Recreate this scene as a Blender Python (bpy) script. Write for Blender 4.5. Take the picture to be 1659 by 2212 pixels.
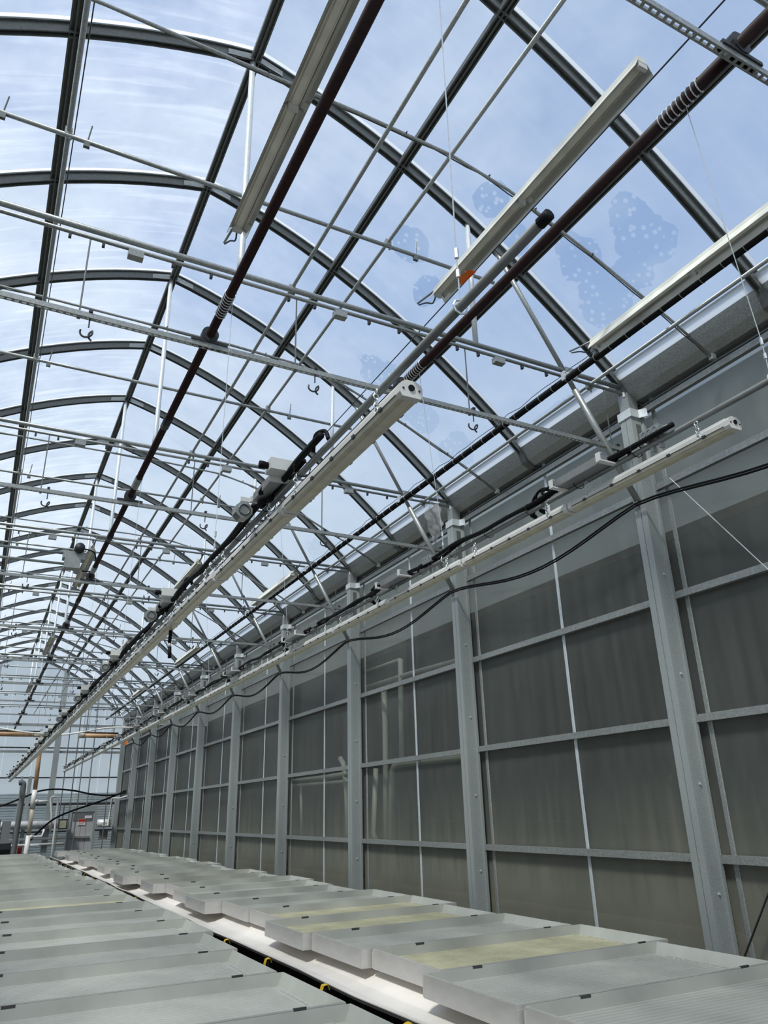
import bpy, math, random
from mathutils import Vector, Matrix, noise
random.seed(7)
S = bpy.context.scene
for o in list(bpy.data.objects): bpy.data.objects.remove(o)
COL = S.collection

# ---------------------------------------------------------------- camera
CZ = 1.75
yaw, pitch, roll, FPX = 0.48710583, 0.38199394, -0.02637762, 1600.85
fw = Vector((math.sin(yaw)*math.cos(pitch), math.cos(yaw)*math.cos(pitch), math.sin(pitch)))
rt = Vector((math.cos(yaw), -math.sin(yaw), 0)); up = rt.cross(fw)
cr, sr = math.cos(roll), math.sin(roll)
RX, UP = cr*rt + sr*up, -sr*rt + cr*up
cd = bpy.data.cameras.new('camera'); cam = bpy.data.objects.new('camera', cd); COL.objects.link(cam)
M = Matrix((RX, UP, -fw)).transposed().to_4x4(); M.translation = (0, 0, CZ)
cam.matrix_world = M
cd.sensor_fit = 'HORIZONTAL'; cd.sensor_width = 36; cd.lens = 36*FPX/1659; cd.clip_start = .05; cd.clip_end = 500
S.camera = cam

# ---------------------------------------------------------------- light
S.view_settings.view_transform = 'Standard'; S.view_settings.look = 'None'
S.view_settings.gamma = 1; S.view_settings.use_curve_mapping = False
S.view_settings.exposure = 0.0
W = bpy.data.worlds.new('sky'); S.world = W; W.use_nodes = True
nt = W.node_tree; N = nt.nodes; Lk = nt.links
for n in list(N): N.remove(n)
tc = N.new('ShaderNodeTexCoord'); sep = N.new('ShaderNodeSeparateXYZ'); Lk.new(tc.outputs['Generated'], sep.inputs[0])
rp = N.new('ShaderNodeValToRGB'); Lk.new(sep.outputs['Z'], rp.inputs[0])
e = rp.color_ramp.elements
e[0].position = 0.0; e[0].color = (.66, .72, .77, 1)
e[1].position = 1.0; e[1].color = (.27, .40, .66, 1)
m_ = rp.color_ramp.elements.new(.35); m_.color = (.60, .71, .86, 1)
m_ = rp.color_ramp.elements.new(.62); m_.color = (.34, .48, .76, 1)
ns = N.new('ShaderNodeTexNoise'); ns.inputs['Scale'].default_value = 2.2; ns.inputs['Detail'].default_value = 5; ns.inputs['Roughness'].default_value = .55
mp = N.new('ShaderNodeMapping'); mp.inputs['Scale'].default_value = (1, 1, 2.2); Lk.new(tc.outputs['Generated'], mp.inputs[0]); Lk.new(mp.outputs[0], ns.inputs['Vector'])
cr_ = N.new('ShaderNodeValToRGB'); Lk.new(ns.outputs['Fac'], cr_.inputs[0])
cr_.color_ramp.elements[0].position = .42; cr_.color_ramp.elements[1].position = .75
cr_.color_ramp.elements[1].color = (.75, .75, .75, 1)
mx = N.new('ShaderNodeMixRGB'); Lk.new(cr_.outputs[0], mx.inputs[0]); Lk.new(rp.outputs[0], mx.inputs[1]); mx.inputs[2].default_value = (.86, .92, 1.0, 1)
bg = N.new('ShaderNodeBackground'); bg.inputs[1].default_value = 0.9; Lk.new(mx.outputs[0], bg.inputs[0])
wo = N.new('ShaderNodeOutputWorld'); Lk.new(bg.outputs[0], wo.inputs[0])
sd = bpy.data.lights.new('sun', 'SUN'); sd.energy = 5.0; sd.angle = math.radians(9); sd.color = (1, .94, .86)
so = bpy.data.objects.new('sun', sd); COL.objects.link(so); so.location = (0, 0, 20)
so.rotation_euler = Vector((-.45, -.36, .815)).to_track_quat('Z', 'Y').to_euler()

# ---------------------------------------------------------------- materials
def mat(name, col, rough=.5, metal=0., var=.0, scale=8., bump=0., stretch=(1, 1, 1), spec=.5, col2=None, coat=0.):
    m = bpy.data.materials.new(name); m.use_nodes = True
    t = m.node_tree; b = t.nodes['Principled BSDF']
    b.inputs['Base Color'].default_value = (*col, 1); b.inputs['Roughness'].default_value = rough
    b.inputs['Metallic'].default_value = metal; b.inputs['Specular IOR Level'].default_value = spec
    if coat: b.inputs['Coat Weight'].default_value = coat
    if var or bump or col2:
        c = t.nodes.new('ShaderNodeTexCoord'); mpn = t.nodes.new('ShaderNodeMapping'); mpn.inputs['Scale'].default_value = stretch
        nz = t.nodes.new('ShaderNodeTexNoise'); nz.inputs['Scale'].default_value = scale; nz.inputs['Detail'].default_value = 4
        t.links.new(c.outputs['Object'], mpn.inputs[0]); t.links.new(mpn.outputs[0], nz.inputs['Vector'])
        r = t.nodes.new('ShaderNodeValToRGB'); t.links.new(nz.outputs['Fac'], r.inputs[0])
        r.color_ramp.elements[0].position = .3; r.color_ramp.elements[1].position = .7
        c2 = col2 or tuple(min(1, k*(1+var)) for k in col); c1 = col if col2 else tuple(k*(1-var) for k in col)
        r.color_ramp.elements[0].color = (*c1, 1); r.color_ramp.elements[1].color = (*c2, 1)
        t.links.new(r.outputs[0], b.inputs['Base Color'])
        if bump:
            bn = t.nodes.new('ShaderNodeBump'); bn.inputs['Strength'].default_value = bump; bn.inputs['Distance'].default_value = .01
            t.links.new(nz.outputs['Fac'], bn.inputs['Height']); t.links.new(bn.outputs[0], b.inputs['Normal'])
    return m
G = {}
G['galv'] = mat('galvanised_steel', (.33, .345, .335), .45, .55, .22, 60)
G['galvd'] = mat('shaded_galvanised', (.135, .145, .14), .5, .4, .15, 30)  # galvanised steel darkened: backlit shade of the ribs put into the colour
G['colst'] = mat('column_steel', (.33, .355, .35), .5, .25, .16, 90)
G['bright'] = mat('bright_galvanised', (.62, .66, .68), .4, .3, .12, 50)
G['alu'] = mat('mill_aluminium', (.60, .585, .56), .42, .5, .06, 6, .02, (1, 1, 3))
G['maroon'] = mat('maroon_paint', (.020, .006, .006), .55, 0, .4, 30, spec=.25)
G['black'] = mat('black_rubber', (.006, .006, .007), .6, 0, .3, 30, spec=.15)
G['iron'] = mat('dark_cast_iron', (.035, .037, .04), .5, .3, .2, 40)
G['white'] = mat('white_enamel', (.62, .61, .575), .4, 0, .05, 12)
G['pwhite'] = mat('white_plastic', (.66, .66, .63), .4, 0, .05, 12)
G['lens'] = mat('cream_lens', (.60, .56, .44), .35, 0, .10, 6, 0, (1, 3, 1), coat=.3)
G['refl'] = mat('polished_reflector', (.72, .72, .70), .16, .9, .1, 5, .15, (1, .6, 1))
G['stripw'] = mat('aged_strip_enamel', (.86, .84, .74), .35, .1, .12, 6)
G['tray'] = mat('grey_tray_plastic', (.37, .375, .34), .5, 0, .10, 3.)
G['trayy'] = mat('yellowed_tray_plastic', (.42, .40, .27), .5, 0, .14, 5.)
G['troughw'] = mat('white_trough_sheet', (.76, .71, .65), .5, 0, .05, 4)
G['clip'] = mat('dark_clip', (.05, .052, .05), .5)
G['yellow'] = mat('yellow_tape', (.75, .48, .02), .45, 0, .1, 40)
G['orange'] = mat('orange_ribbon', (.85, .18, .02), .5)
G['pvc'] = mat('white_pvc', (.80, .79, .74), .35)
G['cream'] = mat('cream_pvc', (.62, .53, .40), .4, 0, .08, 5)
G['tan'] = mat('tan_sunburnt_pipe', (.60, .37, .20), .5, 0, .15, 5)
G['gpipe'] = mat('grey_conduit', (.14, .148, .143), .5, 0, .1, 20)
G['floor'] = mat('dark_ground_cover', (.018, .018, .017), .8, 0, .4, 6)
G['ground'] = mat('outside_ground', (.17, .165, .12), .9, 0, .3, .6)
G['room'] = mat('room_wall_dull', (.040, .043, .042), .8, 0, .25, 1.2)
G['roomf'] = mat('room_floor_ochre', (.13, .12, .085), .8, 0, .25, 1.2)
G['slat'] = mat('white_slat_sheet', (.80, .81, .80), .5, 0, .04, 3)
G['duct'] = mat('silver_duct_foil', (.82, .82, .81), .4, .3, .15, 4, .2)
G['doorp'] = mat('pale_grey_door', (.42, .42, .42), .5, 0, .06, 6)
G['red'] = mat('red_enamel', (.45, .02, .02), .4)
G['sign'] = mat('sign_white', (.75, .73, .72), .5)
G['heat'] = mat('grey_heatsink', (.30, .305, .305), .5, .5)

def film_mat(name, wrinkle):
    m = bpy.data.materials.new(name); m.use_nodes = True; t = m.node_tree; n = t.nodes; l = t.links
    for k in list(n): n.remove(k)
    g = n.new('ShaderNodeNewGeometry')
    mp1 = n.new('ShaderNodeMapping'); mp1.inputs['Scale'].default_value = (.55, 7, .55); mp1.inputs['Rotation'].default_value = (0, 0, .12); l.new(g.outputs['Position'], mp1.inputs[0])
    n1 = n.new('ShaderNodeTexNoise'); n1.inputs['Scale'].default_value = 1.3; n1.inputs['Detail'].default_value = 6; n1.inputs['Distortion'].default_value = .6; l.new(mp1.outputs[0], n1.inputs['Vector'])
    n2 = n.new('ShaderNodeTexNoise'); n2.inputs['Scale'].default_value = 1.6; n2.inputs['Detail'].default_value = 7; n2.inputs['Roughness'].default_value = .6; l.new(g.outputs['Position'], n2.inputs['Vector'])
    r1 = n.new('ShaderNodeMapRange'); r1.inputs['From Min'].default_value = .50; r1.inputs['From Max'].default_value = .78; r1.inputs['To Max'].default_value = .14*wrinkle; l.new(n1.outputs['Fac'], r1.inputs[0])
    r2 = n.new('ShaderNodeMapRange'); r2.inputs['From Min'].default_value = .35; r2.inputs['From Max'].default_value = .75; r2.inputs['To Min'].default_value = .15; r2.inputs['To Max'].default_value = .27; l.new(n2.outputs['Fac'], r2.inputs[0])
    ad = n.new('ShaderNodeMath'); ad.operation = 'ADD'; l.new(r1.outputs[0], ad.inputs[0]); l.new(r2.outputs[0], ad.inputs[1])
    fac = ad.outputs[0]; bl = None
    if wrinkle < .6:      # wet patches where the two film layers cling together: clearer than the hazy film
        spt = n.new('ShaderNodeTexNoise'); spt.inputs['Scale'].default_value = 2.6; spt.inputs['Detail'].default_value = 5; l.new(g.outputs['Position'], spt.inputs['Vector'])
        dr = n.new('ShaderNodeTexVoronoi'); dr.inputs['Scale'].default_value = 12; l.new(g.outputs['Position'], dr.inputs['Vector'])
        best = None
        for (bx_, by_, rx_, ry_) in WET:
            sx = n.new('ShaderNodeSeparateXYZ'); l.new(g.outputs['Position'], sx.inputs[0])
            def term(out, c_, r_):
                a = n.new('ShaderNodeMath'); a.operation = 'SUBTRACT'; a.inputs[1].default_value = c_; l.new(out, a.inputs[0])
                b = n.new('ShaderNodeMath'); b.operation = 'DIVIDE'; b.inputs[1].default_value = r_; l.new(a.outputs[0], b.inputs[0])
                c = n.new('ShaderNodeMath'); c.operation = 'MULTIPLY'; l.new(b.outputs[0], c.inputs[0]); l.new(b.outputs[0], c.inputs[1]); return c.outputs[0]
            s_ = n.new('ShaderNodeMath'); s_.operation = 'ADD'; l.new(term(sx.outputs['X'], bx_, rx_), s_.inputs[0]); l.new(term(sx.outputs['Y'], by_, ry_), s_.inputs[1])
            if best is None: best = s_.outputs[0]
            else:
                q = n.new('ShaderNodeMath'); q.operation = 'MINIMUM'; l.new(best, q.inputs[0]); l.new(s_.outputs[0], q.inputs[1]); best = q.outputs[0]
        pt = n.new('ShaderNodeMath'); pt.operation = 'MULTIPLY_ADD'; pt.inputs[1].default_value = 2.6; pt.inputs[2].default_value = -1.3; l.new(spt.outputs['Fac'], pt.inputs[0])
        sm = n.new('ShaderNodeMath'); sm.operation = 'ADD'; l.new(best, sm.inputs[0]); l.new(pt.outputs[0], sm.inputs[1])
        lt = n.new('ShaderNodeMapRange'); lt.inputs['From Min'].default_value = .92; lt.inputs['From Max'].default_value = 1.0; lt.inputs['To Min'].default_value = 1; lt.inputs['To Max'].default_value = 0; l.new(sm.outputs[0], lt.inputs[0])
        dm = n.new('ShaderNodeMapRange'); dm.inputs['From Min'].default_value = .26; dm.inputs['From Max'].default_value = .32; l.new(dr.outputs['Distance'], dm.inputs[0])
        mul = n.new('ShaderNodeMath'); mul.operation = 'MULTIPLY'; l.new(lt.outputs[0], mul.inputs[0]); l.new(dm.outputs[0], mul.inputs[1]); bl = mul.outputs[0]
        inv = n.new('ShaderNodeMath'); inv.operation = 'MULTIPLY_ADD'; inv.inputs[1].default_value = -.75; inv.inputs[2].default_value = 1; l.new(bl, inv.inputs[0])
        mf = n.new('ShaderNodeMath'); mf.operation = 'MULTIPLY'; l.new(fac, mf.inputs[0]); l.new(inv.outputs[0], mf.inputs[1]); fac = mf.outputs[0]
    tr = n.new('ShaderNodeBsdfTransparent'); tr.inputs[0].default_value = (.86, .93, .97, 1)
    tl = n.new('ShaderNodeBsdfTranslucent'); tl.inputs[0].default_value = (.88, .92, .95, 1)
    mx1 = n.new('ShaderNodeMixShader'); l.new(fac, mx1.inputs[0]); l.new(tr.outputs[0], mx1.inputs[1]); l.new(tl.outputs[0], mx1.inputs[2])
    o = n.new('ShaderNodeOutputMaterial'); l.new(mx1.outputs[0], o.inputs[0]); return m
# wet patches on the right slope: (x, y, half width, half length)
WET = [(4.85,3.86,.20,.22), (5.09,3.92,.22,.30), (5.17,4.65,.24,.38), (4.82,4.56,.24,.28), (5.19,4.25,.17,.3), (4.23,8.01,.32,.32), (4.9,8.1,.26,.32), (5.46,8.02,.2,.42), (3.62,5.95,.2,.28), (4.3,4.98,.16,.22), (3.92,4.8,.16,.22), (4.02,6.34,.17,.27), (5.75,6.2,.1,.6), (5.41,13.,.22,.45)]
def sheer(name, col):
    m = bpy.data.materials.new(name); m.use_nodes = True; t = m.node_tree
    for k in list(t.nodes): t.nodes.remove(k)
    a = t.nodes.new('ShaderNodeBsdfTranslucent'); a.inputs[0].default_value = (*col, 1); o = t.nodes.new('ShaderNodeOutputMaterial'); t.links.new(a.outputs[0], o.inputs[0]); return m
G['filmedge'] = sheer('white_film_edge', (.80, .81, .82))
G['filmL'] = film_mat('film_wrinkled', 1.0)
G['filmR'] = film_mat('film_condensation', .25)

def poly_mat(name, col, tint, fac, flute=20., rough=.16, yellow=False):
    m = bpy.data.materials.new(name); m.use_nodes = True; t = m.node_tree; n = t.nodes; l = t.links
    b = n['Principled BSDF']; out = n['Material Output']
    g = n.new('ShaderNodeNewGeometry')
    wv = n.new('ShaderNodeTexWave'); wv.bands_direction = 'Y'; wv.inputs['Scale'].default_value = flute; l.new(g.outputs['Position'], wv.inputs['Vector'])
    mp1 = n.new('ShaderNodeMapping'); mp1.inputs['Scale'].default_value = (1, 6, .35); l.new(g.outputs['Position'], mp1.inputs[0])
    nz = n.new('ShaderNodeTexNoise'); nz.inputs['Scale'].default_value = 1.6; nz.inputs['Detail'].default_value = 6; l.new(mp1.outputs[0], nz.inputs['Vector'])
    r = n.new('ShaderNodeValToRGB'); l.new(nz.outputs['Fac'], r.inputs[0]); r.color_ramp.elements[0].position = .3; r.color_ramp.elements[1].position = .75
    r.color_ramp.elements[0].color = (*[k*.8 for k in col], 1); r.color_ramp.elements[1].color = (*[k*1.25 for k in col], 1)
    mxc = n.new('ShaderNodeMixRGB'); mxc.blend_type = 'MULTIPLY'; mxc.inputs[0].default_value = .35; l.new(r.outputs[0], mxc.inputs[1]); l.new(wv.outputs['Color'], mxc.inputs[2])
    last = mxc.outputs[0]
    if yellow:     # old algae and dirt film low on the sheets, and dried splash marks
        sx = n.new('ShaderNodeSeparateXYZ'); l.new(g.outputs['Position'], sx.inputs[0])
        ad = n.new('ShaderNodeMath'); ad.operation = 'MULTIPLY_ADD'; ad.inputs[1].default_value = 1.6; l.new(nz.outputs['Fac'], ad.inputs[0]); l.new(sx.outputs['Z'], ad.inputs[2])
        mr = n.new('ShaderNodeMapRange'); mr.inputs['From Min'].default_value = 1.7; mr.inputs['From Max'].default_value = 2.8; mr.inputs['To Min'].default_value = .75; mr.inputs['To Max'].default_value = 0; l.new(ad.outputs[0], mr.inputs[0])
        my = n.new('ShaderNodeMixRGB'); my.inputs[2].default_value = (.32, .312, .245, 1); l.new(mr.outputs[0], my.inputs[0]); l.new(last, my.inputs[1]); last = my.outputs[0]
        sp = n.new('ShaderNodeTexNoise'); sp.inputs['Scale'].default_value = 9; sp.inputs['Detail'].default_value = 3
        mp2 = n.new('ShaderNodeMapping'); mp2.inputs['Scale'].default_value = (1, 2.4, .6); l.new(g.outputs['Position'], mp2.inputs[0]); l.new(mp2.outputs[0], sp.inputs['Vector'])
        ms = n.new('ShaderNodeMapRange'); ms.inputs['From Min'].default_value = .70; ms.inputs['From Max'].default_value = .76; ms.inputs['To Max'].default_value = .35; l.new(sp.outputs['Fac'], ms.inputs[0])
        mw = n.new('ShaderNodeMixRGB'); mw.inputs[2].default_value = (.45, .45, .42, 1); l.new(ms.outputs[0], mw.inputs[0]); l.new(last, mw.inputs[1]); last = mw.outputs[0]
    l.new(last, b.inputs['Base Color']); b.inputs['Roughness'].default_value = rough
    bn = n.new('ShaderNodeBump'); bn.inputs['Strength'].default_value = .12; bn.inputs['Distance'].default_value = .004; l.new(wv.outputs['Fac'], bn.inputs['Height'])
    n3 = n.new('ShaderNodeTexNoise'); n3.inputs['Scale'].default_value = .9; l.new(g.outputs['Position'], n3.inputs['Vector'])
    bn2 = n.new('ShaderNodeBump'); bn2.inputs['Strength'].default_value = .35; bn2.inputs['Distance'].default_value = .06; l.new(n3.outputs['Fac'], bn2.inputs['Height']); l.new(bn.outputs[0], bn2.inputs['Normal'])
    l.new(bn2.outputs[0], b.inputs['Normal'])
    tr = n.new('ShaderNodeBsdfTransparent'); tr.inputs[0].default_value = (*tint, 1)
    mx = n.new('ShaderNodeMixShader'); mx.inputs[0].default_value = fac
    if yellow:
        op = n.new('ShaderNodeMath'); op.operation = 'MULTIPLY_ADD'; op.inputs[1].default_value = .3; op.inputs[2].default_value = fac; l.new(mr.outputs[0], op.inputs[0]); l.new(op.outputs[0], mx.inputs[0])
    l.new(tr.outputs[0], mx.inputs[1]); l.new(b.outputs[0], mx.inputs[2]); l.new(mx.outputs[0], out.inputs[0])
    return m
G['poly'] = poly_mat('smoky_twinwall_sheet', (.19, .20, .195), (.88, .90, .87), .28, yellow=True)
G['endpoly'] = poly_mat('clear_end_sheet', (.45, .50, .52), (.80, .86, .89), .22)
G['shade'] = poly_mat('shade_cloth', (.4, .4, .38), (.85, .85, .82), .35, 5)
G['bag'] = poly_mat('clear_plastic_bag', (.6, .6, .6), (.9, .9, .9), .45, 5)

# ---------------------------------------------------------------- mesh helpers
class MB:
    def __init__(s): s.v = []; s.f = []
    def add(s, vs, fs):
        b = len(s.v); s.v += [tuple(v) for v in vs]; s.f += [tuple(i+b for i in f) for f in fs]; return s
    def box(s, x0, x1, y0, y1, z0, z1):
        return s.add([(x0,y0,z0),(x1,y0,z0),(x1,y1,z0),(x0,y1,z0),(x0,y0,z1),(x1,y0,z1),(x1,y1,z1),(x0,y1,z1)],
                     [(3,2,1,0),(4,5,6,7),(0,1,5,4),(1,2,6,5),(2,3,7,6),(3,0,4,7)])
    def cbox(s, c, d, rot=None):
        h = [k/2 for k in d]; vs = []
        for sx, sy, sz in ((-1,-1,-1),(1,-1,-1),(1,1,-1),(-1,1,-1),(-1,-1,1),(1,-1,1),(1,1,1),(-1,1,1)):
            p = Vector((sx*h[0], sy*h[1], sz*h[2]))
            if rot: p = rot @ p
            vs.append(Vector(c)+p)
        return s.add(vs, [(3,2,1,0),(4,5,6,7),(0,1,5,4),(1,2,6,5),(2,3,7,6),(3,0,4,7)])
    def tube(s, pts, r, n=8, cap=True, rs=None):
        pts = [Vector(p) for p in pts]; rings = []; u = None
        for i, p in enumerate(pts):
            a = pts[max(i-1,0)]; b = pts[min(i+1,len(pts)-1)]; d = (b-a).normalized()
            if u is None:
                u = d.orthogonal().normalized()
                if abs(d.z) < .9: u = (Vector((0,0,1)) - d*d.z).normalized()
            else: u = (u - d*u.dot(d)).normalized()
            w = d.cross(u); rr = rs[i] if rs else r
            rings.append([p + (u*math.cos(2*math.pi*k/n) + w*math.sin(2*math.pi*k/n))*rr for k in range(n)])
        vs = [q for g in rings for q in g]; fs = []
        for i in range(len(pts)-1):
            for k in range(n): fs.append((i*n+k, i*n+(k+1)%n, (i+1)*n+(k+1)%n, (i+1)*n+k))
        if cap: fs.append(tuple(range(n-1,-1,-1))); fs.append(tuple((len(pts)-1)*n+k for k in range(n)))
        return s.add(vs, fs)
    def sweep(s, prof, frames, cap=True):   # frames: list of (origin, U, V); closed profile of (u,v)
        n = len(prof); vs = []; fs = []
        for o, U, V in frames:
            for a, b in prof: vs.append(Vector(o)+Vector(U)*a+Vector(V)*b)
        for i in range(len(frames)-1):
            for k in range(n): fs.append((i*n+k, i*n+(k+1)%n, (i+1)*n+(k+1)%n, (i+1)*n+k))
        if cap: fs.append(tuple(range(n-1,-1,-1))); fs.append(tuple((len(frames)-1)*n+k for k in range(n)))
        return s.add(vs, fs)
    def exy(s, prof, y0, y1, cap=True):     # profile in (x,z) extruded along y
        return s.sweep(prof, [((0,y0,0),(1,0,0),(0,0,1)), ((0,y1,0),(1,0,0),(0,0,1))], cap)
    def exz(s, prof, z0, z1):               # profile in (x,y) extruded along z
        return s.sweep(prof, [((0,0,z0),(1,0,0),(0,1,0)), ((0,0,z1),(1,0,0),(0,1,0))])
    def torus(s, c, R, r, axis=(0,1,0), n=10, m=5, arc=2*math.pi, a0=0., sx=1.):
        a = Vector(axis).normalized(); u = a.orthogonal().normalized(); w = a.cross(u)
        full = arc > 6.2; k = n if full else n+1
        pts = [Vector(c) + u*math.cos(a0+arc*i/n)*R*sx + w*math.sin(a0+arc*i/n)*R for i in range(k)]
        if full: pts.append(pts[0]); pts.append(pts[1])
        return s.tube(pts, r, m, not full)
    def build(s, name, m, parent=None, smooth=False, off=None):
        me = bpy.data.meshes.new(name)
        o_ = Vector(off) if off is not None else (parent.location if parent else Vector((0,0,0)))
        me.from_pydata([tuple(Vector(v)-o_) for v in s.v], [], s.f)
        me.materials.append(G[m] if isinstance(m, str) else m)
        if smooth: me.polygons.foreach_set('use_smooth', [True]*len(me.polygons))
        me.update()
        ob = bpy.data.objects.new(name, me); COL.objects.link(ob)
        if parent: ob.parent = parent
        elif off is not None: ob.location = off
        return ob
def tag(o, label=None, cat=None, group=None, kind=None):
    if label: o['label'] = label
    if cat: o['category'] = cat
    if group: o['group'] = group
    if kind: o['kind'] = kind
    return o
def thing(name, label, cat, loc=(0,0,0), group=None, kind=None, rz=0.):
    o = bpy.data.objects.new(name, None); COL.objects.link(o); o.location = loc; o.empty_display_size = .1; o.rotation_euler.z = rz
    return tag(o, label, cat, group, kind)
def copy_tree(o, parent=None, loc=None, label=None):
    c = o.copy(); COL.objects.link(c); c.parent = parent
    if loc is not None: c.location = loc
    if label: c['label'] = label
    for ch in list(o.children): copy_tree(ch, c)
    return c
def one(name, mb, m, label, cat, group=None, smooth=False, kind=None, base=None):
    if base is None:
        xs = [v[0] for v in mb.v]; ys = [v[1] for v in mb.v]; zs = [v[2] for v in mb.v]
        base = ((min(xs)+max(xs))/2, (min(ys)+max(ys))/2, min(zs))
    return tag(mb.build(name, m, None, smooth, base), label, cat, group, kind)
def inst(src, name, parent, loc):
    o = bpy.data.objects.new(name, src.data); COL.objects.link(o); o.parent = parent; o.location = loc; return o
ORD = 'first second third fourth fifth sixth seventh eighth ninth tenth eleventh twelfth thirteenth fourteenth fifteenth sixteenth seventeenth eighteenth nineteenth twentieth twenty-first twenty-second twenty-third twenty-fourth twenty-fifth twenty-sixth twenty-seventh twenty-eighth twenty-ninth thirtieth'.split()
def spline(pts, n=8):
    P = [Vector(p) for p in pts]; out = []
    for i in range(len(P)-1):
        a = P[max(i-1,0)]; b = P[i]; c = P[i+1]; d = P[min(i+2,len(P)-1)]
        for k in range(n):
            t = k/n; out.append(.5*((2*b)+(c-a)*t+(2*a-5*b+4*c-d)*t*t+(3*b-a-3*c+d)*t**3))
    out.append(P[-1]); return out
def pix(x, y, ax, val):     # a photo pixel on a known plane of the building
    d = RX*((x-829.5)/FPX) - UP*((y-1106)/FPX) + fw
    o = Vector((0,0,CZ)); i = 'xyz'.index(ax); return o + d*((val-o[i])/d[i])

# ---------------------------------------------------------------- dimensions
Y0, L = 1.503, 3.66
YK = [Y0+L*k for k in range(11)]          # frame lines; the end wall stands on the last
YE = YK[10]
XR = 1.40; HALF = 4.45; XC = 5.795; XP = 6.04
GZ = [5.80, 4.87, 3.68, 2.48, 1.27]
def zr(x): d = abs(x-XR); return 8.80-.232*d-.0837*d*d

# ---------------------------------------------------------------- setting: ground and floors
one('floor', MB().box(-8, XP, -3, YE+.2, -.1, 0), 'floor', 'dark ground cover floor under the benches', 'floor', kind='structure')
one('outside_ground', MB().box(-60, 60, YE+.3, 120, -.3, -.1), 'ground', 'green grey ground outside the end wall', 'ground', kind='structure')

# ---------------------------------------------------------------- setting: roof
roof = thing('ceiling', 'arched greenhouse roof of clear plastic film on steel ribs', 'ceiling', (XR, Y0, 6.1), kind='structure')
def slope(sgn, mname):
    mb = MB(); n = 18; ys = [Y0-4.5+1.83*.5*k for k in range(0, 90) if Y0-4.5+1.83*.5*k < YE+.4]
    for j, y in enumerate(ys):
        for i in range(n+1):
            x = XR+sgn*HALF*i/n; mb.v.append((x, y, zr(x)+.06+(.0 if j % 2 == 0 else .012)))
    for j in range(len(ys)-1):
        for i in range(n):
            a = j*(n+1)+i; mb.f.append((a, a+1, a+n+2, a+n+1))
    return mb.build('film', mname, roof, True)
slope(-1, 'filmL'); slope(1, 'filmR')
RP = [(-.032,-.06),(-.032,.03),(-.055,.03),(-.055,.045),(.055,.045),(.055,.03),(.032,.03),(.032,-.06),(.02,-.06),(.02,-.02),(-.02,-.02),(-.02,-.06)]
def half_rib(sgn):
    mb = MB(); fr = []
    for i in range(19):
        x = XR+sgn*HALF*i/18; d = Vector((sgn, 0, (zr(x+.01)-zr(x-.01))/.02*sgn)).normalized(); nrm = Vector((0,1,0)).cross(d)
        if nrm.z < 0: nrm = -nrm
        fr.append(((x,0,zr(x)), (0,1,0), nrm))
    return mb.sweep(RP, fr)
ribs = {s: half_rib(s).build('arch_rib', 'galvd', None, False, (0,0,0)) for s in (-1, 1)}
for s in (-1, 1):
    ribs[s].parent = roof; ribs[s].location = Vector((0, Y0-1.83, 0))-roof.location
    for j in range(0, 21): inst(ribs[s], 'arch_rib', roof, Vector((0, Y0+1.83*j, 0))-roof.location)
PP = [(-.05,-.055),(-.05,.0),(.05,.0),(.05,-.055),(.035,-.055),(.035,-.02),(.008,-.02),(.008,-.055),(-.008,-.055),(-.008,-.02),(-.035,-.02),(-.035,-.055)]
lips = {}
for s in (-1, 1):              # pale film lip clamped along the camera side of every rib
    mb = MB(); fr = []
    for i in range(19):
        x = XR+s*HALF*i/18; d = Vector((s, 0, (zr(x+.01)-zr(x-.01))/.02*s)).normalized(); nrm = Vector((0,1,0)).cross(d)
        if nrm.z < 0: nrm = -nrm
        fr.append(((x,0,zr(x)), (0,1,0), nrm))
    lips[s] = mb.sweep([(-.092,.047),(-.056,.047),(-.056,.050),(-.092,.050)], fr).build('film_lip', 'filmedge', None, False, (0,0,0))
    lips[s].parent = roof; lips[s].location = Vector((0, Y0-1.83, 0))-roof.location
    for j in range(0, 21): inst(lips[s], 'film_lip', roof, Vector((0, Y0+1.83*j, 0))-roof.location)
for nm, x in (('ridge_purlin', XR), ('purlin', XR+1.66), ('purlin', XR-1.62), ('purlin', XR+3.1), ('purlin', XR-3.1)):
    z = zr(x)-.01; MB().exy([(x+a, z+b) for a, b in PP], Y0-3, YE).build(nm, 'galvd', roof)
for j in range(0, 21):         # gusset plates where the half ribs meet at the ridge
    y = Y0+1.83*j; mb = MB()
    for s in (-1, 1):
        p = Vector((XR+s*.02, y-.04, zr(XR+.02)-.03)); q = Vector((XR+s*.28, y-.04, zr(XR+.28)-.03))
        mb.add([p+Vector((0,0,.04)), p-Vector((0,0,.04)), q-Vector((0,0,.035)), q+Vector((0,0,.035))], [(0,1,2,3)])
        mb.add([p+Vector((0,-.006,.04)), p+Vector((0,-.006,-.04)), q+Vector((0,-.006,-.035)), q+Vector((0,-.006,.035))], [(3,2,1,0)])
    mb.build('ridge_plate', 'galv', roof)

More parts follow.
